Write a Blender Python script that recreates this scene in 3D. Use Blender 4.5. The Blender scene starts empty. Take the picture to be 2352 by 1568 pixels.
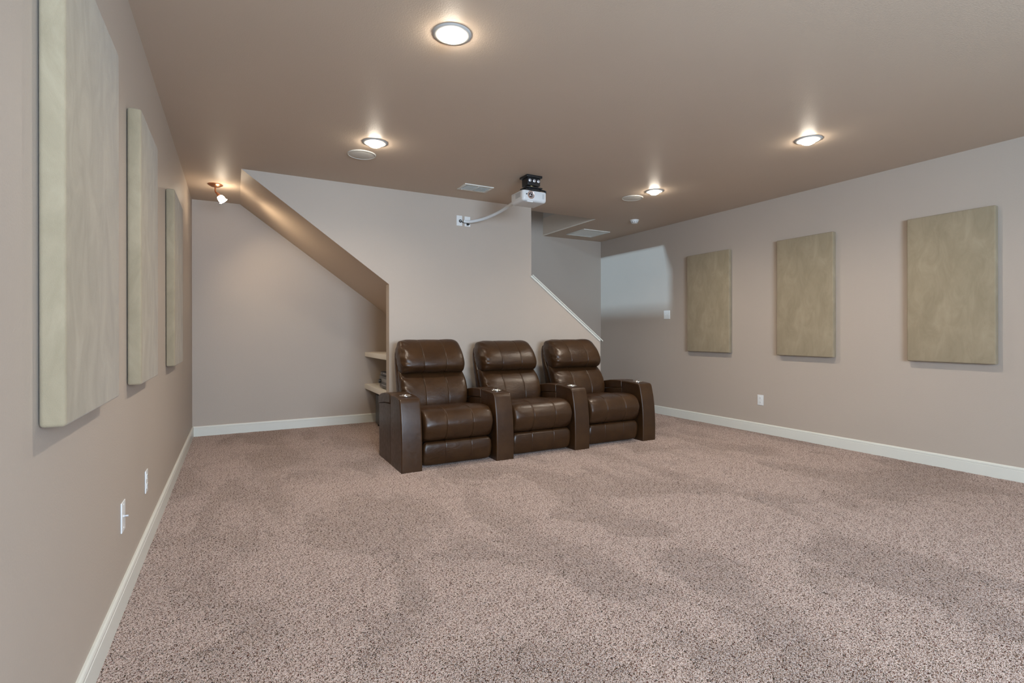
import bpy, bmesh, math, random
from math import sin, cos, pi, radians, sqrt
from mathutils import Vector, Matrix, noise

random.seed(7)
S = bpy.context.scene
C = S.collection

# ------------------------------------------------------------------ room measures (metres)
H = 2.74           # ceiling height
W = 5.92           # right wall x
YB = 6.94          # far wall y
YS = 5.44          # stair partition, near face
YT = 5.56          # stair partition, far face
YN = -2.6          # wall behind the camera
FZ = -0.010        # sub floor under the carpet pile
BH = 0.117         # skirting height

# ------------------------------------------------------------------ helpers
def link(o):
    C.objects.link(o)
    return o

def tag(o, label=None, cat=None, group=None, kind=None):
    if label: o['label'] = label
    if cat: o['category'] = cat
    if group: o['group'] = group
    if kind: o['kind'] = kind
    return o

def thing(name, label, cat, loc=(0, 0, 0), rot=(0, 0, 0), group=None):
    o = bpy.data.objects.new(name, None)
    o.empty_display_size = 0.05
    o.location = loc
    o.rotation_euler = rot
    link(o)
    return tag(o, label, cat, group)

def obj(name, bm, mat, parent=None, smooth=True, angle=35):
    bm.normal_update()
    me = bpy.data.meshes.new(name)
    bm.to_mesh(me)
    bm.free()
    for m in (mat if isinstance(mat, (list, tuple)) else [mat]):
        me.materials.append(m)
    if smooth:
        for p in me.polygons:
            p.use_smooth = True
        if angle is not None:
            me.set_sharp_from_angle(angle=radians(angle))
    o = bpy.data.objects.new(name, me)
    link(o)
    if parent is not None:
        o.parent = parent
    return o

def structure(name, bm, mat, smooth=False):
    return tag(obj(name, bm, mat, None, smooth), kind='structure')

def copy_tree(o, parent=None):
    c = o.copy()
    C.objects.link(c)
    if parent is not None:
        c.parent = parent
    for ch in list(o.children):
        copy_tree(ch, c)
    return c

def new():
    return bmesh.new()

def merge(dst, src):
    me = bpy.data.meshes.new('tmp')
    src.to_mesh(me)
    src.free()
    dst.from_mesh(me)
    bpy.data.meshes.remove(me)
    return dst

def box(x0, x1, y0, y1, z0, z1, bev=0.0, seg=2, bm=None):
    b = new()
    bmesh.ops.create_cube(b, size=1.0)
    for v in b.verts:
        v.co = Vector(((x0 + x1) / 2 + v.co.x * (x1 - x0), (y0 + y1) / 2 + v.co.y * (y1 - y0),
                       (z0 + z1) / 2 + v.co.z * (z1 - z0)))
    if bev > 0:
        bmesh.ops.bevel(b, geom=b.edges[:], offset=bev, segments=seg, profile=0.6, affect='EDGES')
    bmesh.ops.recalc_face_normals(b, faces=b.faces[:])
    return merge(bm, b) if bm is not None else b

def prism(poly, axis, a0, a1, bev=0.0, seg=3, bm=None):
    """extrude a polygon; axis 'x': poly is (y,z); 'y': (x,z); 'z': (x,y)"""
    b = new()
    def P(p, a):
        if axis == 'x': return (a, p[0], p[1])
        if axis == 'y': return (p[0], a, p[1])
        return (p[0], p[1], a)
    lo = [b.verts.new(P(p, a0)) for p in poly]
    hi = [b.verts.new(P(p, a1)) for p in poly]
    n = len(poly)
    caps = [b.faces.new(lo), b.faces.new(hi[::-1])]
    for i in range(n):
        b.faces.new((lo[i], hi[i], hi[(i + 1) % n], lo[(i + 1) % n]))
    bmesh.ops.recalc_face_normals(b, faces=b.faces[:])
    if bev > 0:
        es = set(caps[0].edges) | set(caps[1].edges)
        bmesh.ops.bevel(b, geom=list(es), offset=bev, segments=seg, profile=0.6, affect='EDGES')
    return merge(bm, b) if bm is not None else b

def lathe(prof, n=32, M=None, bm=None, closed=False):
    """revolve (r, z) about z"""
    b = new()
    rings = []
    for r, z in prof:
        if r < 1e-6:
            rings.append([b.verts.new((0, 0, z))])
        else:
            rings.append([b.verts.new((r * cos(2 * pi * k / n), r * sin(2 * pi * k / n), z)) for k in range(n)])
    pairs = list(zip(rings, rings[1:])) + ([(rings[-1], rings[0])] if closed else [])
    for A, B in pairs:
        for k in range(n):
            k2 = (k + 1) % n
            if len(A) == 1 and len(B) == 1: continue
            if len(A) == 1: b.faces.new((A[0], B[k], B[k2]))
            elif len(B) == 1: b.faces.new((A[k], B[0], A[k2]))
            else: b.faces.new((A[k], B[k], B[k2], A[k2]))
    bmesh.ops.recalc_face_normals(b, faces=b.faces[:])
    if M is not None:
        bmesh.ops.transform(b, matrix=M, verts=b.verts)
    return merge(bm, b) if bm is not None else b

def spline(pts, n, closed=False):
    pts = [Vector(p) for p in pts]
    out = []
    m = len(pts)
    segs = m if closed else m - 1
    for i in range(segs):
        if closed:
            p0, p1, p2, p3 = pts[(i - 1) % m], pts[i], pts[(i + 1) % m], pts[(i + 2) % m]
        else:
            p0, p1, p2, p3 = pts[max(i - 1, 0)], pts[i], pts[i + 1], pts[min(i + 2, m - 1)]
        for k in range(n):
            t = k / n
            out.append(0.5 * ((2 * p1) + (-p0 + p2) * t + (2 * p0 - 5 * p1 + 4 * p2 - p3) * t * t
                              + (-p0 + 3 * p1 - 3 * p2 + p3) * t ** 3))
    if not closed:
        out.append(pts[-1])
    return out

def tube(pts, r, n=12, bm=None):
    b = new()
    pts = [Vector(p) for p in pts]
    rings = []
    up = Vector((0, 0, 1))
    for i, p in enumerate(pts):
        t = (pts[min(i + 1, len(pts) - 1)] - pts[max(i - 1, 0)]).normalized()
        a = t.cross(up)
        if a.length < 1e-3: a = t.cross(Vector((1, 0, 0)))
        a.normalize()
        c = a.cross(t).normalized()
        rr = r(i / (len(pts) - 1)) if callable(r) else r
        rings.append([b.verts.new(p + a * rr * cos(2 * pi * k / n) + c * rr * sin(2 * pi * k / n)) for k in range(n)])
    for A, B in zip(rings, rings[1:]):
        for k in range(n):
            b.faces.new((A[k], A[(k + 1) % n], B[(k + 1) % n], B[k]))
    b.faces.new(rings[0])
    b.faces.new(rings[-1][::-1])
    bmesh.ops.recalc_face_normals(b, faces=b.faces[:])
    return merge(bm, b) if bm is not None else b

# ------------------------------------------------------------------ materials
def mat(name, color, rough=0.5, metal=0.0, spec=0.5, coat=0.0):
    m = bpy.data.materials.new(name)
    m.use_nodes = True
    nt = m.node_tree
    b = nt.nodes['Principled BSDF']
    b.inputs['Base Color'].default_value = (*color, 1)
    b.inputs['Roughness'].default_value = rough
    b.inputs['Metallic'].default_value = metal
    b.inputs['Specular IOR Level'].default_value = spec
    b.inputs['Coat Weight'].default_value = coat
    return m, nt, b

def node(nt, t, **kw):
    n = nt.nodes.new(t)
    for k, v in kw.items():
        if k in n.inputs: n.inputs[k].default_value = v
        else: setattr(n, k, v)
    return n

def coords(nt, kind='Object', scale=(1, 1, 1)):
    tc = node(nt, 'ShaderNodeTexCoord')
    mp = node(nt, 'ShaderNodeMapping')
    mp.inputs['Scale'].default_value = scale
    nt.links.new(tc.outputs[kind], mp.inputs[0])
    return mp.outputs[0]

def noise_n(nt, vec, scale, detail=3, rough=0.5, dist=0.0):
    n = node(nt, 'ShaderNodeTexNoise')
    n.inputs['Scale'].default_value = scale
    n.inputs['Detail'].default_value = detail
    n.inputs['Roughness'].default_value = rough
    n.inputs['Distortion'].default_value = dist
    nt.links.new(vec, n.inputs['Vector'])
    return n.outputs[0]

def ramp(nt, fac, stops):
    r = node(nt, 'ShaderNodeValToRGB')
    e = r.color_ramp.elements
    while len(e) < len(stops): e.new(0.5)
    for el, (p, c) in zip(e, stops):
        el.position = p
        el.color = (*c, 1)
    nt.links.new(fac, r.inputs[0])
    return r.outputs[0]

def bump(nt, height, strength, dist, bsdf, prev=None):
    b = node(nt, 'ShaderNodeBump')
    b.inputs['Strength'].default_value = strength
    b.inputs['Distance'].default_value = dist
    nt.links.new(height, b.inputs['Height'])
    if prev is not None: nt.links.new(prev, b.inputs['Normal'])
    nt.links.new(b.outputs[0], bsdf.inputs['Normal'])
    return b.outputs[0]

def paint(name, color, rough, spec, scale=170, strength=0.35, dist=0.004):
    m, nt, b = mat(name, color, rough, 0, spec)
    v = coords(nt)
    big = noise_n(nt, v, 1.3, 2)
    col = ramp(nt, big, [(0.3, tuple(c * 0.985 for c in color)), (0.7, tuple(min(1, c * 1.015) for c in color))])
    nt.links.new(col, b.inputs['Base Color'])
    h = noise_n(nt, v, scale, 2, 0.5)
    bump(nt, h, strength, dist, b)
    return m

WALLC = (0.450, 0.390, 0.334)
CEILC = (0.550, 0.445, 0.350)
M_wall = paint('wall_paint', WALLC, 0.55, 0.30, 130, 0.22, 0.003)
M_ceil = paint('ceiling_paint', CEILC, 0.50, 0.17, 130, 0.30, 0.003)
M_white = mat('white_trim_paint', (0.68, 0.685, 0.63), 0.35)[0]
M_plate = mat('white_plastic', (0.74, 0.76, 0.76), 0.35)[0]
M_fixture = mat('fixture_white', (0.74, 0.74, 0.69), 0.45)[0]
M_trimring = mat('satin_grey_trim', (0.50, 0.50, 0.48), 0.5)[0]
M_dark = mat('dark_gap', (0.02, 0.02, 0.02), 0.7)[0]
M_black = mat('black_metal', (0.012, 0.012, 0.013), 0.35)[0]
M_blackmat = mat('black_plastic', (0.02, 0.02, 0.021), 0.45)[0]
M_silver = mat('silver_metal', (0.62, 0.63, 0.66), 0.35, 0.6)[0]
M_chrome = mat('chrome', (0.85, 0.84, 0.82), 0.1, 1.0)[0]
M_copper = mat('brushed_copper', (0.42, 0.19, 0.10), 0.28, 0.9)[0]
M_face = mat('dark_grey_faceplate', (0.085, 0.08, 0.075), 0.4)[0]
M_grey = mat('grey_plastic', (0.25, 0.25, 0.25), 0.5)[0]
M_hose = mat('white_hose', (0.72, 0.77, 0.80), 0.5)[0]
M_brass = mat('brass_bolt', (0.5, 0.38, 0.18), 0.35, 0.9)[0]
M_rosering = mat('rose_gold_ring', (0.62, 0.45, 0.38), 0.3, 0.7)[0]
M_glassdark = mat('lens_glass', (0.03, 0.012, 0.012), 0.05, 0, 0.9, 0.6)[0]
M_projector = mat('projector_shell', (0.66, 0.67, 0.67), 0.38)[0]
M_grille = mat('speaker_grille', (0.66, 0.64, 0.58), 0.6)[0]
M_shelf = mat('cream_shelf_paint', (0.80, 0.77, 0.69), 0.4)[0]
M_wood = mat('stair_wood', (0.30, 0.17, 0.09), 0.45)[0]

def emit(name, color, strength):
    m = bpy.data.materials.new(name)
    m.use_nodes = True
    nt = m.node_tree
    nt.nodes.remove(nt.nodes['Principled BSDF'])
    e = node(nt, 'ShaderNodeEmission')
    e.inputs[0].default_value = (*color, 1)
    e.inputs[1].default_value = strength
    nt.links.new(e.outputs[0], nt.nodes['Material Output'].inputs[0])
    return m

M_bulb = emit('downlight_lens_glow', (1.0, 0.89, 0.74), 72)
M_spotglow = emit('spot_shade_glow', (1.0, 0.83, 0.62), 34)

# suede of the acoustic panels: nap brushed both ways
def suede():
    m, nt, b = mat('beige_suede', (0.4, 0.35, 0.25), 0.92, 0, 0.15)
    v = coords(nt, 'Object', (1, 1, 0.45))
    n1 = noise_n(nt, v, 9, 6, 0.62, 0.8)
    col = ramp(nt, n1, [(0.30, (0.275, 0.228, 0.152)), (0.52, (0.325, 0.270, 0.184)), (0.72, (0.372, 0.312, 0.216))])
    nt.links.new(col, b.inputs['Base Color'])
    b.inputs['Sheen Weight'].default_value = 0.16
    b.inputs['Sheen Roughness'].default_value = 0.5
    v2 = coords(nt)
    bump(nt, noise_n(nt, v2, 380, 2), 0.35, 0.002, b)
    return m
M_suede = suede()

def leather(name, fold):
    m, nt, b = mat(name, (0.06, 0.032, 0.018), 0.38, 0, 0.42)
    v = coords(nt)
    n1 = noise_n(nt, v, 5, 4, 0.6)
    col = ramp(nt, n1, [(0.3, (0.029, 0.0122, 0.0045)), (0.7, (0.051, 0.0235, 0.0085))])
    nt.links.new(col, b.inputs['Base Color'])
    r = ramp(nt, noise_n(nt, v, 30, 3), [(0.3, (0.31,) * 3), (0.7, (0.40,) * 3)])
    nt.links.new(r, b.inputs['Roughness'])
    vo = node(nt, 'ShaderNodeTexVoronoi')
    vo.inputs['Scale'].default_value = 420
    nt.links.new(v, vo.inputs['Vector'])
    p = bump(nt, vo.outputs[0], 0.12, 0.0012, b)
    p = bump(nt, noise_n(nt, v, 18, 3, 0.5, 0.4), 0.10, 0.010, b, p)
    if fold:
        v2 = coords(nt, 'Object', (1.0, 0.9, 2.6))
        bump(nt, noise_n(nt, v2, 8, 4, 0.55, 1.4), fold, 0.020, b, p)
    return m
M_leather = leather('brown_leather', 0)
M_cushion = leather('brown_leather_cushion', 0.13)

def carpet_mat():
    m, nt, b = mat('carpet_yarn', (0.4, 0.33, 0.3), 0.95, 0, 0.05)
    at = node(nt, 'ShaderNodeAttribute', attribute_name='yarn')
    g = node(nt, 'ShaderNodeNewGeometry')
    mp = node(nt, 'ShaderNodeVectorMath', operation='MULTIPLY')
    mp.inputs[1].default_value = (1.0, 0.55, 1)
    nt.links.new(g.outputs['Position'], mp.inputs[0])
    nap_shade = noise_n(nt, mp.outputs[0], 2.1, 3.5, 0.5, 0.7)  # shading of the leaning pile in vacuum marks, put into the yarn colour
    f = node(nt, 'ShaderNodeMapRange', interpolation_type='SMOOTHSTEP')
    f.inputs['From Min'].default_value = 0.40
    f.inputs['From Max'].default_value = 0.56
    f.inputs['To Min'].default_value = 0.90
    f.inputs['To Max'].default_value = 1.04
    nt.links.new(nap_shade, f.inputs['Value'])
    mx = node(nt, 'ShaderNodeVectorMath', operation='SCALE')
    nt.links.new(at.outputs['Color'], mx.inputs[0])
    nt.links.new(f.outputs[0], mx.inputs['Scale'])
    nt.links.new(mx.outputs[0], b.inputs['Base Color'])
    tl = node(nt, 'ShaderNodeBsdfTranslucent')
    nt.links.new(mx.outputs[0], tl.inputs['Color'])
    ms = node(nt, 'ShaderNodeMixShader')
    ms.inputs[0].default_value = 0.12
    nt.links.new(b.outputs[0], ms.inputs[1])
    nt.links.new(tl.outputs[0], ms.inputs[2])
    nt.links.new(ms.outputs[0], nt.nodes['Material Output'].inputs['Surface'])
    return m
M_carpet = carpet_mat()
M_backing = mat('carpet_backing', (0.50, 0.42, 0.37), 0.95, 0, 0.05)[0]

# ------------------------------------------------------------------ room shell
structure('floor', box(-0.1, W + 0.1, YN - 0.1, YB + 0.1, FZ - 0.1, FZ), M_backing)
structure('wall_left', box(-0.12, 0, YN, YB + 0.12, FZ, H), M_wall)
structure('wall_right', box(W, W + 0.12, YN, YB + 0.12, FZ, 5.6), M_wall)
structure('wall_back', box(-0.12, W + 0.12, YB, YB + 0.12, FZ, 5.6), M_wall)

# ceiling: slab with the stairwell opening (x 0.55..4.76, y 5.58..6.94)
OX, OY = 4.762, YT + 0.02
cb = box(-0.12, W + 0.12, YN - 0.12, OY, H, H + 0.28)
box(OX, W + 0.12, OY, YB + 0.12, H, H + 0.28, bm=cb)
box(-0.12, 0.50, OY, YB + 0.12, H, H + 0.28, bm=cb)
structure('ceiling', cb, M_ceil)
# upper stairwell: walls that rise to the floor above, plus two added light blockers
structure('wall_stairwell_right', box(OX, OX + 0.10, OY, YB, H + 0.28, 5.6), M_wall)
structure('wall_stairwell_near', box(-6.0, OX + 0.1, YT - 0.10, OY, H + 0.28, 5.6), M_wall)
structure('wall_stairwell_far', box(-6.0, -0.12, YB, YB + 0.12, H + 0.28, 5.6), M_wall)
structure('floor_upper', box(-6.0, 0.50, OY, YB, H + 0.28, H + 0.32), M_wood)
structure('daylight_blocker_top', box(2.0, 2.1, OY, YB, 3.39, 5.6), M_wall)  # unseen blocker, added to cut the top edge of the daylight patch
structure('daylight_blocker_low', box(-1.7, -1.6, OY, YB, H + 0.32, 3.975), M_wall)  # unseen half-height blocker, added to give the daylight patch its soft lower edge
structure('ceiling_upper', box(-6.0, W + 0.12, YT - 0.1, YB + 0.12, 5.6, 5.7), M_ceil)

# partition carrying the stair: sloped cut-out on the left, stepped knee wall on the right
wsb = prism([(0.488, H), (1.886, 1.715), (1.886, FZ), (4.722, FZ), (4.722, 1.098),
             (3.656, 1.905), (3.656, H)], 'y', YS, YT)
wsb.normal_update()
for fc in wsb.faces:
    if -0.95 < fc.normal.z < -0.3: fc.material_index = 1      # the reveal is painted like the soffit it continues
structure('wall_stair', wsb, [M_wall, M_ceil])
# sloped underside of the stair over the alcove
sl = (2.74 - 1.715) / (1.886 - 0.488)
structure('ceiling_soffit', prism([(0.488, H), (3.1, H - sl * (3.1 - 0.488)), (3.1, H - sl * (3.1 - 0.488) + 0.12),
                                   (0.65, H)], 'y', YT, YB), M_ceil)
# bit of soffit directly behind the partition edge is the partition itself (painted the same)
structure('wall_alcove', box(2.75, 2.85, YT, YB, FZ, 1.0), M_wall)
# the staircase itself, hidden behind the knee wall
st = new()
nst = 15
for i in range(nst):
    x1 = 4.95 - i * 0.262
    z1 = 0.19 + i * 0.1985
    box(x1 - 0.262, x1 + 0.02, YT, YB, z1 - 0.19, z1, bm=st)
structure('staircase', st, M_wood)

# wall behind the camera with a daylight window
WX0, WX1 = 0.35, 2.95
wb = box(-0.12, WX0, YN - 0.12, YN, FZ, H)
box(WX1, W + 0.12, YN - 0.12, YN, FZ, H, bm=wb)
box(WX0, WX1, YN - 0.12, YN, FZ, 0.9, bm=wb)
box(WX0, WX1, YN - 0.12, YN, 2.25, H, bm=wb)
structure('wall_near', wb, M_wall)
wf = box(WX0 - 0.04, WX1 + 0.04, YN - 0.02, YN + 0.02, 2.25, 2.33, 0.004)
box(WX0 - 0.04, WX1 + 0.04, YN - 0.02, YN + 0.02, 0.82, 0.9, 0.004, bm=wf)
for xx in (WX0 - 0.08, (WX0 + WX1) / 2 - 0.04, WX1):
    box(xx, xx + 0.08, YN - 0.02, YN + 0.02, 0.82, 2.33, 0.004, bm=wf)
structure('window_1', wf, M_white)

# skirting boards with a beaded top
def skirt(name, p0, p1, nrm):
    prof = [(0, FZ), (0.015, FZ), (0.015, 0.088), (0.0125, 0.0905), (0.0145, 0.094), (0.0145, 0.104),
            (0.012, 0.112), (0.007, BH), (0, BH)]
    b = new()
    p0, p1, n = Vector(p0), Vector(p1), Vector(nrm)
    A = [b.verts.new(p0 + n * d + Vector((0, 0, z))) for d, z in prof]
    B = [b.verts.new(p1 + n * d + Vector((0, 0, z))) for d, z in prof]
    k = len(prof)
    for i in range(k):
        b.faces.new((A[i], A[(i + 1) % k], B[(i + 1) % k], B[i]))
    b.faces.new(A[::-1]); b.faces.new(B)
    bmesh.ops.recalc_face_normals(b, faces=b.faces[:])
    structure(name, b, M_white)
skirt('baseboard_left', (0, YN, 0), (0, YB, 0), (1, 0, 0))
skirt('baseboard_back', (0, YB, 0), (2.75, YB, 0), (0, -1, 0))
skirt('baseboard_right', (W, YN, 0), (W, YB, 0), (-1, 0, 0))
skirt('baseboard_stair', (1.886, YS, 0), (4.722, YS, 0), (0, -1, 0))
skirt('baseboard_newel', (4.722, YS - 0.015, 0), (4.722, YT, 0), (1, 0, 0))

# white cap on the sloped knee wall
d = Vector((4.722 - 3.656, 0, 1.098 - 1.905)).normalized()
u = Vector((-d.z, 0, d.x)) * (1 if d.x > 0 else -1)
if u.z < 0: u = -u
def cap_box(s0, s1, y0, y1, h0, h1, bm):
    base = Vector((3.656, 0, 1.905))
    b = new()
    bmesh.ops.create_cube(b, size=1)
    for v in b.verts:
        s = s0 if v.co.x < 0 else s1
        y = y0 if v.co.y < 0 else y1
        h = h0 if v.co.z < 0 else h1
        v.co = base + d * s + u * h + Vector((0, y, 0))
    bmesh.ops.recalc_face_normals(b, faces=b.faces[:])
    bmesh.ops.bevel(b, geom=b.edges[:], offset=0.003, segments=2, affect='EDGES')
    merge(bm, b)
L = sqrt((4.722 - 3.656) ** 2 + (1.905 - 1.098) ** 2)
tb = new()
cap_box(0.004, L + 0.036, YS - 0.022, YT + 0.022, 0.0, 0.013, tb)
cap_box(0.0, L + 0.006, YS - 0.011, YS + 0.001, -0.024, 0.0, tb)
cap_box(0.0, L + 0.006, YT - 0.001, YT + 0.011, -0.024, 0.0, tb)
structure('trim_1', tb, M_white)

# ------------------------------------------------------------------ carpet pile: tufts laid with a swept nap
def make_carpet():
    b = new()
    lay = b.loops.layers.color.new('yarn')
    R = 0.046
    rnd = random.Random(3)
    n = 1150
    for i in range(n):
        r = R * sqrt(rnd.random()); a = rnd.random() * 2 * pi
        x, y = r * cos(a), r * sin(a)
        lean = rnd.gauss(0, 0.75)
        ln = rnd.uniform(0.004, 0.0115)
        hgt = rnd.uniform(0.0070, 0.0110)
        dx, dy = cos(lean) * ln, sin(lean) * ln
        k = rnd.random()
        if k < 0.14: col = (0.33 * rnd.uniform(.7, 1.3), 0.245 * rnd.uniform(.8, 1.2), 0.205)
        elif k < 0.30: col = (0.54, 0.45, 0.405)
        else:
            q = rnd.uniform(0.94, 1.06)
            col = (0.78 * q, 0.705 * q, 0.665 * q)
        w = rnd.uniform(0.00105, 0.0016)
        curl = rnd.uniform(-0.004, 0.004)
        P = [Vector((x, y, 0)), Vector((x + dx * 0.25 - dy * curl * 40, y + dy * 0.25 + dx * curl * 40, hgt * 0.65)),
             Vector((x + dx * 0.85, y + dy * 0.85, hgt)), Vector((x + dx * 1.35, y + dy * 1.35, hgt * 0.9))]
        rings = []
        for j, p in enumerate(P):
            rr = w * (0.8, 1.0, 1.05, 0.55)[j]
            t = (P[min(j + 1, 3)] - P[max(j - 1, 0)]).normalized()
            s = t.cross(Vector((0.3, 0.2, 1))).normalized()
            o2 = s.cross(t).normalized()
            rings.append([b.verts.new(p + s * rr * cos(q2) + o2 * rr * sin(q2)) for q2 in (0.5, 2.6, 4.7)])
        for A, B in zip(rings, rings[1:]):
            for q2 in range(3):
                f = b.faces.new((A[q2], A[(q2 + 1) % 3], B[(q2 + 1) % 3], B[q2]))
                for lp in f.loops: lp[lay] = (*col, 1)
        f = b.faces.new(rings[-1])
        for lp in f.loops: lp[lay] = (*col, 1)
    bmesh.ops.recalc_face_normals(b, faces=b.faces[:])
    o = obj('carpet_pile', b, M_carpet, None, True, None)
    o.location = (0, 0, FZ)
    tag(o, 'taupe speckled shag carpet pile covering the whole floor, with vacuum marks', 'carpet', kind='stuff')
    # geometry nodes: the tuft patch repeated over the floor, turned by a slow nap field
    ng = bpy.data.node_groups.new('carpet_spread', 'GeometryNodeTree')
    ng.interface.new_socket('Geometry', in_out='INPUT', socket_type='NodeSocketGeometry')
    ng.interface.new_socket('Geometry', in_out='OUTPUT', socket_type='NodeSocketGeometry')
    N, Lk = ng.nodes, ng.links
    gi, go = N.new('NodeGroupInput'), N.new('NodeGroupOutput')
    grid = N.new('GeometryNodeMeshGrid')
    X0, X1, Y0, Y1, stp = 0.03, W - 0.03, -1.2, YB - 0.03, 0.05
    grid.inputs['Size X'].default_value = X1 - X0
    grid.inputs['Size Y'].default_value = Y1 - Y0
    grid.inputs['Vertices X'].default_value = int((X1 - X0) / stp)
    grid.inputs['Vertices Y'].default_value = int((Y1 - Y0) / stp)
    tr = N.new('GeometryNodeTransform')
    tr.inputs['Translation'].default_value = ((X0 + X1) / 2, (Y0 + Y1) / 2, 0)
    Lk.new(grid.outputs[0], tr.inputs[0])
    rv = N.new('FunctionNodeRandomValue'); rv.data_type = 'FLOAT_VECTOR'
    rv.inputs[0].default_value = (-0.016, -0.016, 0); rv.inputs[1].default_value = (0.016, 0.016, 0)
    sp = N.new('GeometryNodeSetPosition')
    Lk.new(tr.outputs[0], sp.inputs[0]); Lk.new(rv.outputs[0], sp.inputs['Offset'])
    pos = N.new('GeometryNodeInputPosition')
    nz = N.new('ShaderNodeTexNoise')
    nz.inputs['Scale'].default_value = 2.1
    nz.inputs['Detail'].default_value = 3.5
    nz.inputs['Distortion'].default_value = 0.7
    mpv = N.new('ShaderNodeVectorMath'); mpv.operation = 'MULTIPLY'
    mpv.inputs[1].default_value = (1.0, 0.55, 1)
    Lk.new(pos.outputs[0], mpv.inputs[0]); Lk.new(mpv.outputs[0], nz.inputs['Vector'])
    mr = N.new('ShaderNodeMapRange'); mr.interpolation_type = 'SMOOTHERSTEP'
    mr.inputs[1].default_value = 0.40; mr.inputs[2].default_value = 0.56
    mr.inputs[3].default_value = radians(250); mr.inputs[4].default_value = radians(72)
    Lk.new(nz.outputs[0], mr.inputs[0])
    rj = N.new('FunctionNodeRandomValue'); rj.data_type = 'FLOAT'
    rj.inputs[2].default_value = -0.5; rj.inputs[3].default_value = 0.5
    rj.inputs['Seed'].default_value = 5
    ad = N.new('ShaderNodeMath'); ad.operation = 'ADD'
    Lk.new(mr.outputs[0], ad.inputs[0]); Lk.new(rj.outputs[1], ad.inputs[1])
    cx = N.new('ShaderNodeCombineXYZ'); Lk.new(ad.outputs[0], cx.inputs[2])
    rs = N.new('FunctionNodeRandomValue'); rs.data_type = 'FLOAT'
    rs.inputs[2].default_value = 0.9; rs.inputs[3].default_value = 1.12
    rs.inputs['Seed'].default_value = 9
    iop = N.new('GeometryNodeInstanceOnPoints')
    Lk.new(sp.outputs[0], iop.inputs['Points']); Lk.new(gi.outputs[0], iop.inputs['Instance'])
    Lk.new(cx.outputs[0], iop.inputs['Rotation']); Lk.new(rs.outputs[1], iop.inputs['Scale'])
    Lk.new(iop.outputs[0], go.inputs[0])
    md = o.modifiers.new('spread', 'NODES')
    md.node_group = ng
    return o
make_carpet()

# ------------------------------------------------------------------ acoustic panels
def panel(label, side, y0, y1, z0=0.957, z1=2.225, th=0.054):
    b = new()
    bmesh.ops.create_cube(b, size=1)
    for v in b.verts:
        v.co = Vector((v.co.x * th, v.co.y * (y1 - y0), v.co.z * (z1 - z0)))
    bmesh.ops.bevel(b, geom=b.edges[:], offset=0.010, segments=4, profile=0.5, affect='EDGES')
    rr = random.Random(int(y0 * 100))
    for v in b.verts:
        k = noise.noise(v.co * 3 + Vector((y0 * 7, 0, 0)))
        v.co += Vector((0, 0.003 * k, 0.003 * noise.noise(v.co * 4 + Vector((0, y0, 9)))))
    o = obj('mounted_acoustic_panel', b, M_suede, None, True, 60)
    g = 0.003
    o.location = ((th / 2 + g) if side == 'L' else (W - th / 2 - g), (y0 + y1) / 2, (z0 + z1) / 2)
    tag(o, label, 'acoustic panel', 'suede acoustic panels on the side walls')
    return o
panel('nearest beige suede acoustic panel on left wall, its top cut by the photo edge', 'L', 1.680, 2.365)
panel('beige suede acoustic panel in the middle of the three on left wall', 'L', 2.877, 3.455)
panel('narrow looking beige suede acoustic panel on left wall, beside the alcove corner', 'L', 4.365, 5.02)
panel('olive beige acoustic panel on right wall with swirled brush marks, beside the light switch', 'R', 4.322, 5.000, 0.938, 2.236)
panel('olive beige acoustic panel on right wall above the power outlet, middle of three', 'R', 3.058, 3.686, 0.933, 2.236)
panel('olive beige acoustic panel at far right of photo, largest looking on right wall', 'R', 1.776, 2.400, 0.930, 2.226)

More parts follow.
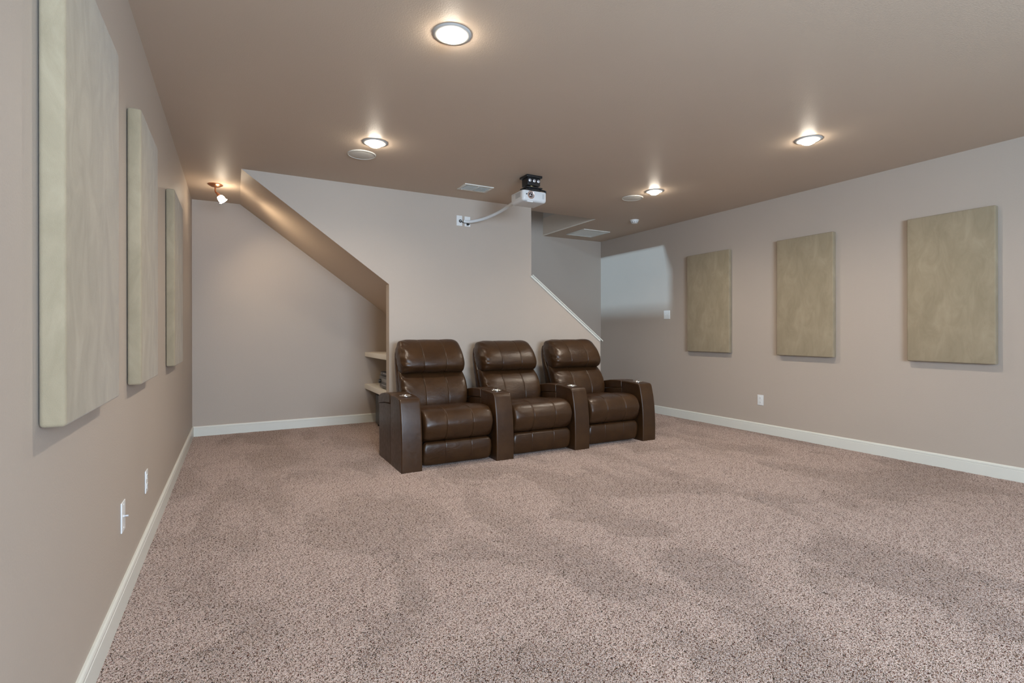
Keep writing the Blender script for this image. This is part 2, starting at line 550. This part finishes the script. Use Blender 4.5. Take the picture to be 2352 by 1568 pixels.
# ------------------------------------------------------------------ recliners
Y0C = 4.25      # front plane of the row
def pillow(prof, x0, x1, seams=(), puff=0.10, nseg=6, nx=72, endpow=6.0, seam_d=0.008, seam_w=0.010, wr=0.004, seed=0,
           endscale=0.80, anchor=None):
    """cushion: closed (y,z) profile carried along x, softened at both ends, creased at the seams"""
    P = [Vector((p.x, p.y)) for p in spline([(a, b_, 0) for a, b_ in prof], nseg, True)]
    c = sum(P, Vector((0, 0))) / len(P)
    an = Vector(anchor) if anchor else c
    b = new()
    rings = []
    ts = [-cos(pi * i / nx) * 0.35 + (2 * i / nx - 1) * 0.65 for i in range(nx + 1)]
    for sx in seams:
        tc = (sx - (x0 + x1) / 2) / ((x1 - x0) / 2)
        ts = [t for t in ts if abs(t - tc) > 0.047]
        ts += [tc + q * 0.0045 * sgn for q in range(0, 11) for sgn in ((1, -1) if q else (1,))]
    ts.sort()
    for t in ts:
        x = (x0 + x1) / 2 + t * (x1 - x0) / 2
        e = max(0.0, 1 - abs(t) ** endpow)
        s = endscale + (1 - endscale) * sqrt(e)
        ring = []
        for p in P:
            v = an + (p - an) * s
            r = (v - c)
            L_ = r.length or 1
            dn = r / L_
            dd = 0
            for sx in seams:
                dd += -seam_d * math.exp(-((x - sx) / seam_w) ** 2)
            # soft swelling between the creases
            bounds = [x0] + list(seams) + [x1]
            for a_, b_ in zip(bounds, bounds[1:]):
                if a_ <= x <= b_:
                    dd += puff * 0.05 * sin(pi * (x - a_) / (b_ - a_)) ** 0.7
            q3 = Vector((x * 5 + seed * 3.1, v.x * 7, v.y * 7))
            dd += wr * noise.noise(q3)
            # pulled folds towards the ends
            edge = max(0.0, (abs(t) - 0.72) / 0.28)
            dd += wr * (1.5 if t < 0 else 0.2) * edge * sin(v.y * 75 + 4 * noise.noise(q3 * 0.7) + t * 9)
            v = v + dn * dd
            ring.append(b.verts.new((x, v.x, v.y)))
        rings.append(ring)
    n = len(P)
    for A, B in zip(rings, rings[1:]):
        for k in range(n):
            b.faces.new((A[k], A[(k + 1) % n], B[(k + 1) % n], B[k]))
    for ring, sgn in ((rings[0], -1), (rings[-1], 1)):
        prev = ring
        cc = Vector((ring[0].co.x, c.x, c.y))
        for sc, push in ((0.86, 0.010), (0.55, 0.016)):
            cur = [b.verts.new(cc + (v.co - cc) * sc + Vector((sgn * push, 0, 0))) for v in ring]
            for k in range(n):
                b.faces.new((prev[k], prev[(k + 1) % n], cur[(k + 1) % n], cur[k]))
            prev = cur
        b.faces.new(prev)
    bmesh.ops.recalc_face_normals(b, faces=b.faces[:])
    return b

HW = 0.330
sx3 = (-0.118, 0.118)
def seat_parts(root):
    # profiles in (y, z), y measured back from the front plane, z from the floor
    seat = [(0.010, 0.345), (0.002, 0.395), (0.014, 0.440), (0.044, 0.484), (0.095, 0.513), (0.17, 0.524), (0.30, 0.519),
            (0.45, 0.502), (0.62, 0.485), (0.64, 0.40), (0.45, 0.33), (0.28, 0.25), (0.17, 0.228), (0.105, 0.236), (0.058, 0.262), (0.028, 0.300)]
    o = obj('seat_cushion', pillow(seat, -HW, HW, (-0.125, 0.125), 0.05, 6, 64, 14, 0.0065, 0.0042, 0.0016, 1, 0.90), M_cushion, root, True, None)
    foot = [(0.088, 0.030), (0.068, 0.048), (0.050, 0.10), (0.042, 0.16), (0.046, 0.210), (0.064, 0.232), (0.100, 0.228),
            (0.125, 0.12), (0.120, 0.030)]
    obj('footrest', pillow(foot, -HW + 0.012, HW - 0.012, (-0.125, 0.125), 0.02, 6, 60, 16, 0.0035, 0.0038, 0.0012, 5, 0.90), M_cushion, root, True, None)
    low = [(0.610, 0.455), (0.585, 0.50), (0.588, 0.58), (0.626, 0.68), (0.702, 0.775), (0.785, 0.835), (0.83, 0.82),
           (0.80, 0.70), (0.745, 0.55), (0.70, 0.44)]
    obj('backrest', pillow(low, -HW - 0.002, HW + 0.002, sx3, 0.06, 6, 70, 11, 0.006, 0.0042, 0.005, 9, 0.80, (0.80, 0.80)), M_cushion, root, True, None)
    head = [(0.770, 0.812), (0.705, 0.806), (0.648, 0.838), (0.630, 0.895), (0.664, 0.985), (0.740, 1.075), (0.815, 1.132), (0.890, 1.138),
            (0.940, 1.095), (0.925, 1.00), (0.87, 0.89), (0.80, 0.80)]
    obj('headrest', pillow(head, -HW + 0.004, HW - 0.004, sx3, 0.06, 6, 70, 13, 0.0055, 0.0042, 0.005, 14, 0.80, (0.82, 0.815)), M_cushion, root, True, None)
    shell = [(0.80, 0.42), (0.74, 0.50), (0.80, 0.70), (0.88, 0.90), (0.93, 1.05), (0.965, 1.085), (0.985, 1.02),
             (0.955, 0.85), (0.90, 0.62), (0.86, 0.42)]
    obj('back_shell', pillow(shell, -HW + 0.010, HW - 0.010, (), 0.0, 5, 40, 10, 0, 1, 0.002, 20, 0.9), M_leather, root, True, None)
    obj('base', box(-0.345, 0.345, 0.20, 0.80, 0.02, 0.40, 0.004), M_leather, root)

def arm_parts(root, x0, w=0.185):
    front = [(0.000, 0.0), (-0.004, 0.14), (0.000, 0.28), (0.010, 0.40), (0.026, 0.50), (0.050, 0.595), (0.058, 0.618),
             (0.074, 0.632), (0.10, 0.637), (0.16, 0.643), (0.25, 0.648), (0.345, 0.648), (0.352, 0.642), (0.352, 0.0)]
    f = prism(front, 'x', x0, x0 + w, 0.015, 5)
    a = obj('armrest', f, M_leather, root, True, 50)
    rear = [(0.3535, 0.0), (0.3535, 0.5635), (0.56, 0.5495), (0.772, 0.5185), (0.772, 0.0)]
    obj('arm_side_panel', prism(rear, 'x', x0 + 0.002, x0 + w - 0.002, 0.009, 4), M_leather, a, True, 50)
    lid = [(0.356, 0.566), (0.356, 0.640), (0.364, 0.650), (0.45, 0.650), (0.56, 0.643), (0.68, 0.624), (0.765, 0.600),
           (0.780, 0.585), (0.780, 0.520), (0.56, 0.552)]
    obj('storage_lid', prism(lid, 'x', x0 - 0.004, x0 + w + 0.004, 0.012, 4), M_leather, a, True, 50)
    cx, cy, cz = x0 + w / 2, 0.185, 0.6445
    M = Matrix.Translation((cx, cy, cz))
    ring = lathe([(0.0395, 0.001), (0.0410, 0.0075), (0.0460, 0.0095), (0.0530, 0.0055), (0.0535, 0.0), (0.050, -0.003),
                  (0.0405, -0.002)], 36, M, None, True)
    cup = obj('cup_holder', ring, M_chrome, a, True, None)
    cup['label'] = 'chrome cup holder ring'
    well = lathe([(0.0405, 0.0025), (0.039, 0.0012), (0.036, 0.0008), (0.0, 0.0008)], 36, M)
    obj('cup_well', well, M_black, a, True, None)

arms = (1.672, 2.573, 3.462, 4.372)
seats = [(arms[i] + 0.185 + arms[i + 1]) / 2 for i in range(3)]
labels = ('brown leather recliner on the left of the row of three, beside the alcove shelves',
          'brown leather recliner in the middle of the row, under the ceiling projector',
          'brown leather recliner on the right of the row, by the sloped stair rail')
first = thing('leather_recliner', labels[0], 'recliner', (seats[0], Y0C, FZ), group='row of brown leather theater recliners')
seat_parts(first)
chairs = [first]
for i in (1, 2):
    c = copy_tree(first)
    c.location = (seats[i], Y0C, FZ)
    c['label'] = labels[i]
    chairs.append(c)
for i, c in enumerate(chairs):
    if True:
        # each leans back a little differently
        for ch in c.children:
            if ch.name.split('.')[0] in ('backrest', 'headrest', 'back_shell'):
                piv = Vector((0, 0.62, 0.46)); deg = (-2, -6, -4.5)[i]
                R_ = Matrix.Rotation(radians(deg), 3, 'X')
                ch.rotation_euler = (radians(deg), 0, 0)
                ch.location = piv - R_ @ piv
    if i == 0:
        arm_parts(c, arms[0] - seats[0])
    arm_parts(c, arms[i + 1] - seats[i])
for c in chairs:
    c.location.z = FZ

# ------------------------------------------------------------------ recessed ceiling lights
def downlight(x, y, label, group=True):
    t = thing('recessed_downlight', label, 'ceiling light', (x, y, H), group='recessed ceiling lights' if group else None)
    ring = lathe([(0.052, -0.001), (0.055, -0.006), (0.064, -0.0085), (0.080, -0.0080), (0.093, -0.0055), (0.100, -0.0005)], 48)
    obj('trim_ring', ring, M_trimring, t, True, None)
    lens = lathe([(0.053, -0.003), (0.052, -0.014), (0.045, -0.027), (0.027, -0.036), (0.0, -0.039)], 32)
    obj('lamp_lens', lens, M_bulb, t, True, None)
    ld = bpy.data.lights.new('downlight_beam', 'SPOT')
    ld.energy = P_DOWN
    ld.color = (1.0, 0.88, 0.74)
    ld.spot_size = radians(160)
    ld.spot_blend = 0.9
    ld.shadow_soft_size = 0.06
    lo = bpy.data.objects.new('downlight_beam', ld)
    lo.location = (x, y, H - 0.055)
    link(lo)
    return t
P_DOWN = 40
downlight(1.425, 2.475, 'large looking lit recessed ceiling light, nearest, at top centre of photo')
downlight(1.437, 4.182, 'lit recessed ceiling light beside the left round ceiling speaker')
downlight(4.487, 2.475, 'lit recessed ceiling light on the right, alone above the right wall panels')
downlight(4.472, 4.175, 'smallest looking lit recessed ceiling light, beside the right round ceiling speaker')

# ------------------------------------------------------------------ round ceiling speakers
def speaker(x, y, label):
    t = thing('ceiling_speaker', label, 'ceiling speaker', (x, y, H), group='round ceiling speakers')
    obj('rim', lathe([(0.110, -0.001), (0.110, -0.007), (0.114, -0.0080), (0.119, -0.005), (0.121, -0.0005)], 48), M_grille, t, True, None)
    obj('grille', lathe([(0.109, -0.004), (0.09, -0.0075), (0.05, -0.010), (0.0, -0.011)], 48), M_grille, t, True, None)
speaker(1.402, 4.512, 'round off-white speaker in ceiling, left one, above the sloped soffit')
speaker(4.449, 4.50, 'round off-white speaker in ceiling, right one, toward the smoke detector')

# ------------------------------------------------------------------ ceiling register, louvred
t = thing('ceiling_vent', 'rectangular louvred air vent in the ceiling left of the projector', 'air vent', (2.692, 4.980, H))
b = new()
hx, hy = 0.166, 0.112
for x0, x1, y0, y1 in ((-hx, hx, -hy, -hy + 0.03), (-hx, hx, hy - 0.03, hy), (-hx, -hx + 0.03, -hy + 0.0302, hy - 0.0302), (hx - 0.03, hx, -hy + 0.0302, hy - 0.0302)):
    box(x0, x1, y0, y1, -0.009, -0.0005, 0.0015, 2, b)
obj('frame', b, M_fixture, t)
obj('damper', box(-hx + 0.02, hx - 0.02, -hy + 0.02, hy - 0.02, -0.002, -0.001), M_grey, t)
for s in (-1, 1):
    for k in range(7):
        b = new()
        box(-0.064, 0.064, -0.0055, 0.0055, -0.0012, 0.0012, bm=b)
        bmesh.ops.rotate(b, verts=b.verts, cent=(0, 0, 0), matrix=Matrix.Rotation(radians(38), 3, 'X'))
        bmesh.ops.translate(b, verts=b.verts, vec=(s * 0.069, -0.066 + k * 0.022, -0.008))
        obj('louvre', b, M_fixture, t)
obj('divider', box(-0.004, 0.004, -hy + 0.03, hy - 0.03, -0.014, -0.002, 0.001), M_fixture, t)
obj('damper_lever', box(-0.136, -0.130, 0.055, 0.062, -0.024, -0.004, 0.001), M_fixture, t)

# ------------------------------------------------------------------ plain return-air cover near the back corner
t = thing('return_air_grille', 'flat square white return air cover in ceiling by the back right corner', 'air vent', (5.247, 6.405, H))
b = new()
hx, hy = 0.246, 0.235
for x0, x1, y0, y1 in ((-hx, hx, -hy, -hy + 0.022), (-hx, hx, hy - 0.022, hy), (-hx, -hx + 0.022, -hy + 0.0222, hy - 0.0222), (hx - 0.022, hx, -hy + 0.0222, hy - 0.0222)):
    box(x0, x1, y0, y1, -0.012, -0.0005, 0.0015, 2, b)
obj('frame', b, M_fixture, t)
b = box(-hx + 0.02, hx - 0.02, -hy + 0.02, hy - 0.02, -0.004, -0.001)
for k in range(26):
    yy = -hy + 0.03 + k * (2 * hy - 0.06) / 25
    box(-hx + 0.02, hx - 0.02, yy - 0.004, yy + 0.004, -0.0075, -0.004, bm=b)
obj('face', b, M_fixture, t)

# ------------------------------------------------------------------ smoke detector
t = thing('smoke_detector', 'small white domed smoke detector on ceiling near the right wall', 'smoke detector', (5.262, 5.372, H))
obj('base', lathe([(0.0, -0.0005), (0.060, -0.0005), (0.062, -0.004), (0.060, -0.012), (0.052, -0.014), (0.0, -0.014)], 40), M_plate, t, True, 40)
obj('dome', lathe([(0.050, -0.014), (0.052, -0.020), (0.049, -0.032), (0.041, -0.043), (0.030, -0.047), (0.0, -0.049)], 40), M_plate, t, True, 40)
b = new()
for k in range(10):
    a = k * pi / 5
    bb = box(-0.007, 0.007, -0.001, 0.002, -0.006, 0.006)
    bmesh.ops.transform(bb, matrix=Matrix.Rotation(a, 4, 'Z') @ Matrix.Translation((0, -0.0475, -0.035)) @ Matrix.Rotation(radians(35), 4, 'X'), verts=bb.verts)
    merge(b, bb)
obj('air_slot', b, M_grey, t)

# ------------------------------------------------------------------ copper ceiling spot in the alcove
t = thing('ceiling_spotlight', 'lit copper ceiling spotlight with tilted glowing shade, in left alcove corner', 'spotlight', (0.257, 6.14, H))
obj('canopy', lathe([(0.0, -0.030), (0.018, -0.030), (0.040, -0.024), (0.058, -0.013), (0.064, -0.007), (0.071, -0.006), (0.071, -0.0005)], 40), M_copper, t, True, 40)
hd = Vector((0.045, -0.03, -0.10))          # where the shade starts
ax = Vector((0.56, 0.05, -0.76)).normalized()
obj('stem', tube([(0, 0, -0.025), (0, 0, -0.07), (0.006, -0.003, -0.085), (0.018, -0.012, -0.098)], 0.008, 14), M_copper, t, True, 50)
obj('knuckle', lathe([(0, -0.014), (0.009, -0.011), (0.013, 0), (0.009, 0.011), (0, 0.014)], 20, Matrix.Translation((0.020, -0.013, -0.098))), M_copper, t, True, None)
q = ax.to_track_quat('Z', 'Y').to_matrix().to_4x4()
M = Matrix.Translation(Vector((0.022, -0.014, -0.100))) @ q @ Matrix.Scale(0.80, 4)
obj('socket', lathe([(0.0, 0.0), (0.014, 0.0), (0.018, 0.008), (0.022, 0.022), (0.022, 0.028), (0.0, 0.028)], 28, M), M_copper, t, True, 40)
sh = lathe([(0.020, 0.026), (0.032, 0.034), (0.040, 0.052), (0.043, 0.075), (0.044, 0.090), (0.038, 0.090), (0.034, 0.060), (0.020, 0.036)], 32, M)
obj('shade', sh, M_spotglow, t, True, 40)
obj('shade_ring', lathe([(0.0435, 0.0905), (0.0500, 0.0915), (0.0500, 0.1005), (0.0435, 0.1015)], 32, M, None, True), M_copper, t, True, 40)
obj('glass_cover', lathe([(0.050, 0.104), (0.053, 0.107), (0.046, 0.114), (0.0, 0.118)], 32, M), M_spotglow, t, True, 40)
sd = bpy.data.lights.new('alcove_spot_beam', 'SPOT')
sd.energy = 20
sd.color = (1.0, 0.80, 0.57)
sd.spot_size = radians(145); sd.spot_blend = 1.0; sd.shadow_soft_size = 0.04
so = bpy.data.objects.new('alcove_spot_beam', sd)
so.location = Vector((0.257, 6.14, H)) + Vector((0.022, -0.014, -0.100)) + ax * 0.13
so.rotation_euler = (-ax).to_track_quat('Z', 'Y').to_euler()
link(so)

# ------------------------------------------------------------------ projector, its mount and cable cover
t = thing('projector_mount', 'black ceiling bracket with three silver bolts holding up the projector', 'projector mount', (3.022, 4.375, H))
obj('ceiling_plate', box(-0.088, 0.088, -0.075, 0.075, -0.022, -0.0005, 0.003), M_black, t)
obj('block', box(-0.070, 0.072, -0.058, 0.058, -0.098, -0.022, 0.004), M_black, t)
for k, xx in enumerate((-0.046, 0.004, 0.052)):
    obj('bolt', lathe([(0.0, 0.006), (0.013, 0.006), (0.0155, 0.004), (0.016, 0.0), (0.0, 0.0)], 24,
                      Matrix.Translation((xx, -0.058, -0.052)) @ Matrix.Rotation(radians(90), 4, 'X')), M_silver, t, True, 40)
obj('swivel', lathe([(0.0, -0.098), (0.032, -0.098), (0.032, -0.116), (0.0, -0.116)], 24), M_brass, t, True, 40)
obj('lower_plate', box(-0.085, 0.092, -0.070, 0.070, -0.126, -0.114, 0.003), M_black, t)
b = new()
for ex, ey in ((-0.10, -0.085), (0.115, -0.085), (-0.10, 0.085), (0.115, 0.085)):
    tube([(ex * 0.5, ey * 0.5, -0.128), (ex, ey, -0.150)], 0.008, 8, b)
    lathe([(0, -0.172), (0.010, -0.172), (0.010, -0.148), (0, -0.148)], 12, Matrix.Translation((ex, ey, 0)), b)
box(-0.075, 0.085, -0.055, 0.055, -0.146, -0.125, 0.003, 2, b)
obj('claw_plate', b, M_black, t, True, 40)

PX, PY, PZ = 2.992, 4.371, 2.4620       # projector: centre of underside
t = thing('projector', 'white video projector hanging under the ceiling bracket, lens facing the room', 'projector', (PX, PY, PZ))
def pro_body():
    b = new()
    bmesh.ops.create_cube(b, size=1)
    for v in b.verts:
        top = v.co.z > 0
        v.co = Vector((v.co.x * 0.272, v.co.y * 0.250, 0.0 if not top else 0.104))
    vert = [e for e in b.edges if abs(e.verts[0].co.z - e.verts[1].co.z) > 0.05]
    bmesh.ops.bevel(b, geom=vert, offset=0.030, segments=6, profile=0.5, affect='EDGES')
    low = [e for e in b.edges if e.verts[0].co.z < 0.001 and e.verts[1].co.z < 0.001 and len(e.link_faces) == 2 and
           any(abs(f.normal.z) < 0.5 for f in e.link_faces)]
    bmesh.ops.bevel(b, geom=low, offset=0.026, segments=4, profile=0.5, affect='EDGES')
    hi = [e for e in b.edges if e.verts[0].co.z > 0.1035 and e.verts[1].co.z > 0.1035]
    bmesh.ops.bevel(b, geom=hi, offset=0.006, segments=2, profile=0.5, affect='EDGES')
    return b
obj('body', pro_body(), M_projector, t, True, 40)
RX = Matrix.Rotation(radians(90), 4, 'X')
obj('lens_ring', lathe([(0.026, 0.0), (0.028, 0.006), (0.034, 0.008), (0.038, 0.004), (0.038, -0.004), (0.026, -0.004)], 36,
                       Matrix.Translation((-0.045, -0.125, 0.062)) @ RX, None, True), M_rosering, t, True, 40)
ln = obj('lens', lathe([(0.0, 0.008), (0.010, 0.007), (0.020, 0.003), (0.0265, -0.002), (0.0265, -0.006)], 32,
                       Matrix.Translation((-0.045, -0.125, 0.062)) @ RX), M_glassdark, t, True, None)
obj('inner_lens_ring', lathe([(0.010, 0.0085), (0.012, 0.0095), (0.0155, 0.0072), (0.015, 0.005)], 28,
                       Matrix.Translation((-0.045, -0.125, 0.062)) @ RX, None, True), M_silver, ln, True, None)
obj('sensor_window', lathe([(0.0, 0.002), (0.007, 0.0015), (0.007, -0.002)], 20, Matrix.Translation((-0.094, -0.1248, 0.066)) @ RX), M_dark, t, True, 40)
obj('front_foot', box(-0.082, -0.018, -0.116, -0.075, -0.006, 0.020, 0.004), M_projector, t)
b = new()
for k in range(7):
    box(-0.1372, -0.1345, -0.075 + k * 0.014, -0.069 + k * 0.014, 0.042, 0.090, 0.0008, 1, b)
obj('side_vent', b, M_grey, t)
b = new()
for k in range(2):
    box(0.086 + k * 0.012, 0.090 + k * 0.012, -0.1262, -0.1235, 0.034, 0.084, 0.0008, 1, b)
obj('front_vent', b, M_grey, t)
obj('seam_band', box(-0.1366, 0.1366, -0.085, 0.085, 0.090, 0.0915), M_grey, t)

# white hose carrying the cables from the wall to the projector
pts = spline([(2.742, 5.418, 2.475), (2.775, 5.405, 2.470), (2.82, 5.36, 2.468), (2.90, 5.22, 2.478), (2.945, 5.02, 2.495),
              (2.955, 4.82, 2.510), (2.945, 4.62, 2.522), (2.935, 4.500, 2.527)], 8)
tag(obj('cable_hose', tube(pts, 0.0170, 16), M_hose, None, True, 60), 'white flexible cable hose running from wall plates to the projector', 'cable hose')

def cover(name, label, cat, loc, rz, w, h, grp=None):
    """cover plate facing local -y, centre at loc"""
    t = thing(name, label, cat, loc, (0, 0, rz), grp)
    obj('plate', box(-w / 2, w / 2, -0.006, -0.0005, -h / 2, h / 2, 0.0028, 3), M_plate, t)
    return t
def screw(t, z, x=0):
    obj('screw', lathe([(0.0, 0.0014), (0.003, 0.001), (0.0034, 0.0)], 12, Matrix.Translation((x, -0.006, z)) @ RX), M_fixture, t, True, 40)

t = cover('cable_wall_plate', 'white wall plate with black cable grommet, left of the pair by the projector hose', 'wall plate', (2.697, YS, 2.480), 0, 0.070, 0.117)
screw(t, 0.048); screw(t, -0.048)
obj('grommet', lathe([(0.007, 0.002), (0.008, 0.006), (0.013, 0.008), (0.017, 0.005), (0.018, 0.0)], 24,
                     Matrix.Translation((0.012, -0.006, -0.004)) @ RX), M_black, t, True, 50)
t = cover('cable_wall_plate', 'white wall plate crossed by the cable hose, right of the pair near the projector', 'wall plate', (2.797, YS, 2.478), 0, 0.072, 0.115)
screw(t, 0.048); screw(t, -0.048)
obj('socket', box(-0.012, 0.012, -0.012, -0.006, -0.046, -0.024, 0.002), M_blackmat, t)
pc = spline([(2.712, 5.428, 2.474), (2.730, 5.420, 2.463), (2.775, 5.416, 2.455), (2.815, 5.418, 2.448), (2.806, 5.424, 2.440)], 6)
tag(obj('power_cable', tube(pc, 0.0045, 10), M_black, None, True, 60), 'short black cable linking the two wall plates beneath the white hose', 'cable')

def outlet(label, loc, rz):
    t = cover('power_outlet', label, 'outlet', loc, rz, 0.078, 0.122)
    for z in (0.026, -0.026):
        r = obj('receptacle', box(-0.0165, 0.0165, -0.0085, -0.005, z - 0.0145, z + 0.0145, 0.0025, 2), M_plate, t)
        b = box(-0.0075, -0.0055, -0.0089, -0.0080, z - 0.002, z + 0.007)
        box(0.0055, 0.0075, -0.0089, -0.0080, z - 0.002, z + 0.006, bm=b)
        lathe([(0, 0.0004), (0.0024, 0.0004), (0.0024, 0)], 10, Matrix.Translation((0, -0.0085, z - 0.008)) @ RX, b)
        obj('slot', b, M_dark, r)
    screw(t, 0)
outlet('white power outlet low on the right wall, under the middle panel', (W, 3.929, 0.392), radians(-90))
outlet('white power outlet low on the left wall, farther of two plates there', (0, 3.443, 0.379), radians(90))

t = cover('coaxial_wall_plate', 'white wall plate with protruding metal jack, low on left wall, nearer the camera', 'wall plate', (0, 2.772, 0.396), radians(90), 0.080, 0.130)
screw(t, 0.050); screw(t, -0.050)
obj('jack', lathe([(0.0, 0.017), (0.0045, 0.017), (0.0045, 0.004), (0.0075, 0.004), (0.0075, 0.0), (0.0, 0.0)], 16,
                  Matrix.Translation((0, -0.006, 0)) @ RX), M_silver, t, True, 40)

t = cover('light_switch', 'white double light switch on right wall at the edge of the bluish daylight patch', 'light switch', (W, 5.420, 1.450), radians(-90), 0.118, 0.124)
for x in (-0.023, 0.023):
    r = obj('toggle_frame', box(x - 0.006, x + 0.006, -0.0075, -0.005, -0.013, 0.013, 0.001), M_fixture, t)
    bb = box(-0.004, 0.004, -0.010, 0.0, -0.005, 0.005, 0.0015)
    bmesh.ops.transform(bb, matrix=Matrix.Translation((x, -0.007, -0.003)) @ Matrix.Rotation(radians(22), 4, 'X'), verts=bb.verts)
    obj('toggle', bb, M_plate, t)
    screw(t, 0.030, x); screw(t, -0.030, x)

# ------------------------------------------------------------------ alcove shelves and equipment
def shelf(label, z0, z1):
    o = obj('alcove_shelf', box(1.958, 2.75, YT + 0.005, YB, z0, z1, 0.003), M_shelf)
    tag(o, label, 'shelf', 'cream shelves in the alcove under the stairs')
shelf('empty upper cream shelf in the alcove under the stairs', 0.883, 0.942)
shelf('lower cream shelf in the alcove carrying the black receiver', 0.453, 0.517)

t = thing('audio_receiver', 'black audio receiver with large knob on the lower alcove shelf', 'receiver', (2.0, 6.13, 0.517))
obj('case', box(0.02, 0.36, -0.205, 0.205, 0.014, 0.152, 0.004), M_blackmat, t)
obj('front_panel', box(0.008, 0.022, -0.215, 0.215, 0.014, 0.154, 0.004), M_face, t)
RY = Matrix.Rotation(radians(-90), 4, 'Y')
obj('volume_knob', lathe([(0.0, 0.024), (0.022, 0.024), (0.025, 0.020), (0.026, 0.0)], 28, Matrix.Translation((0.008, 0.165, 0.088)) @ RY), M_black, t, True, 40)
obj('display', box(0.0055, 0.009, -0.16, 0.11, 0.085, 0.125, 0.001), M_grey, t)
b = new()
for k in range(9):
    box(0.004, 0.009, -0.16 + k * 0.03, -0.145 + k * 0.03, 0.045, 0.053, 0.001, 1, b)
obj('button_row', b, M_silver, t)
for y in (-0.17, 0.17):
    for x in (0.06, 0.32):
        obj('foot', lathe([(0, 0), (0.018, 0), (0.018, 0.015), (0, 0.015)], 16, Matrix.Translation((x, y, 0))), M_black, t, True, 40)

t = thing('disc_player', 'slim dark grey disc player stacked on top of the audio receiver', 'disc player', (2.015, 6.12, 0.671))
obj('case', box(0.0, 0.26, -0.21, 0.195, 0.004, 0.052, 0.003), M_blackmat, t)
obj('disc_tray', box(-0.004, 0.002, -0.08, 0.08, 0.026, 0.040, 0.001), M_grey, t)
obj('power_button', lathe([(0, 0.004), (0.007, 0.004), (0.008, 0)], 16, Matrix.Translation((0.0, 0.16, 0.03)) @ RY), M_silver, t, True, 40)
for y in (-0.18, 0.16):
    for x in (0.03, 0.23):
        obj('foot', lathe([(0, 0), (0.012, 0), (0.012, 0.005), (0, 0.005)], 12, Matrix.Translation((x, y, 0))), M_black, t, True, 40)

t = thing('subwoofer', 'black subwoofer box on the carpet under the lower alcove shelf, mostly hidden', 'subwoofer', (2.15, 6.44, FZ))
obj('cabinet', box(-0.11, 0.26, -0.20, 0.20, 0.035, 0.43, 0.006), M_blackmat, t)
obj('grille', box(-0.124, -0.110, -0.19, 0.19, 0.05, 0.415, 0.005), M_black, t)
for y in (-0.16, 0.16):
    for x in (-0.08, 0.22):
        obj('foot', lathe([(0, 0), (0.02, 0), (0.024, 0.036), (0, 0.036)], 16, Matrix.Translation((x, y, 0))), M_black, t, True, 40)

# ------------------------------------------------------------------ daylight
def area(name, loc, target, sx, sy, power, color):
    ld = bpy.data.lights.new(name, 'AREA')
    ld.shape = 'RECTANGLE'; ld.size = sx; ld.size_y = sy
    ld.energy = power; ld.color = color
    o = bpy.data.objects.new(name, ld)
    o.location = loc
    o.rotation_euler = (Vector(target) - Vector(loc)).to_track_quat('-Z', 'Y').to_euler()
    link(o)
    return o
area('window_daylight', (1.6, YN - 0.35, 1.7), (2.2, 2.2, 0.6), 2.5, 1.2, 220, (0.64, 0.80, 1.0))
area('window_ground_light', (1.6, YN - 0.5, 0.55), (1.9, 1.2, 2.74), 1.5, 0.7, 215, (0.40, 0.74, 1.0))
area('stairwell_daylight', (-4.6, 6.30, 4.95), (5.92, 6.1, 2.0), 0.5, 0.10, 430, (0.52, 0.77, 1.0))
area('stairwell_skylight', (2.6, 6.26, 5.4), (4.2, 6.26, 2.0), 0.8, 0.8, 10, (0.66, 0.82, 1.0))

wd = bpy.data.worlds.new('world')
S.world = wd
wd.use_nodes = True
wd.node_tree.nodes['Background'].inputs[0].default_value = (0.75, 0.87, 1.0, 1)
wd.node_tree.nodes['Background'].inputs[1].default_value = 1.2

# ------------------------------------------------------------------ camera
f, yaw, hy, ch, cx0, roll = 1174.02, 0.4968, 764.18, 1.193, 0.4337, -0.0016
cd = bpy.data.cameras.new('camera')
cam = bpy.data.objects.new('camera', cd)
link(cam)
cd.sensor_fit = 'HORIZONTAL'
cd.sensor_width = 36
cd.lens = f / 2352 * 36
cd.shift_y = (hy - 784) / 2352
cd.clip_start = 0.02
Rv = Vector((cos(yaw), -sin(yaw), 0)); Uv = Vector((0, 0, 1)); Fv = Vector((sin(yaw), cos(yaw), 0))
right = Rv * cos(roll) + Uv * sin(roll)
up = -Rv * sin(roll) + Uv * cos(roll)
Mx = Matrix((right, up, -Fv)).transposed().to_4x4()
Mx.translation = Vector((cx0, 0, ch))
cam.matrix_world = Mx
S.camera = cam

# ------------------------------------------------------------------ view
S.view_settings.view_transform = 'Standard'
S.view_settings.look = 'None'
S.view_settings.exposure = 0.90
S.view_settings.gamma = 1.0
S.view_settings.use_curve_mapping = False
S.cycles.max_bounces = 10
S.cycles.diffuse_bounces = 6
S.cycles.glossy_bounces = 4
S.cycles.caustics_reflective = False
S.cycles.caustics_refractive = False
S.cycles.sample_clamp_indirect = 6
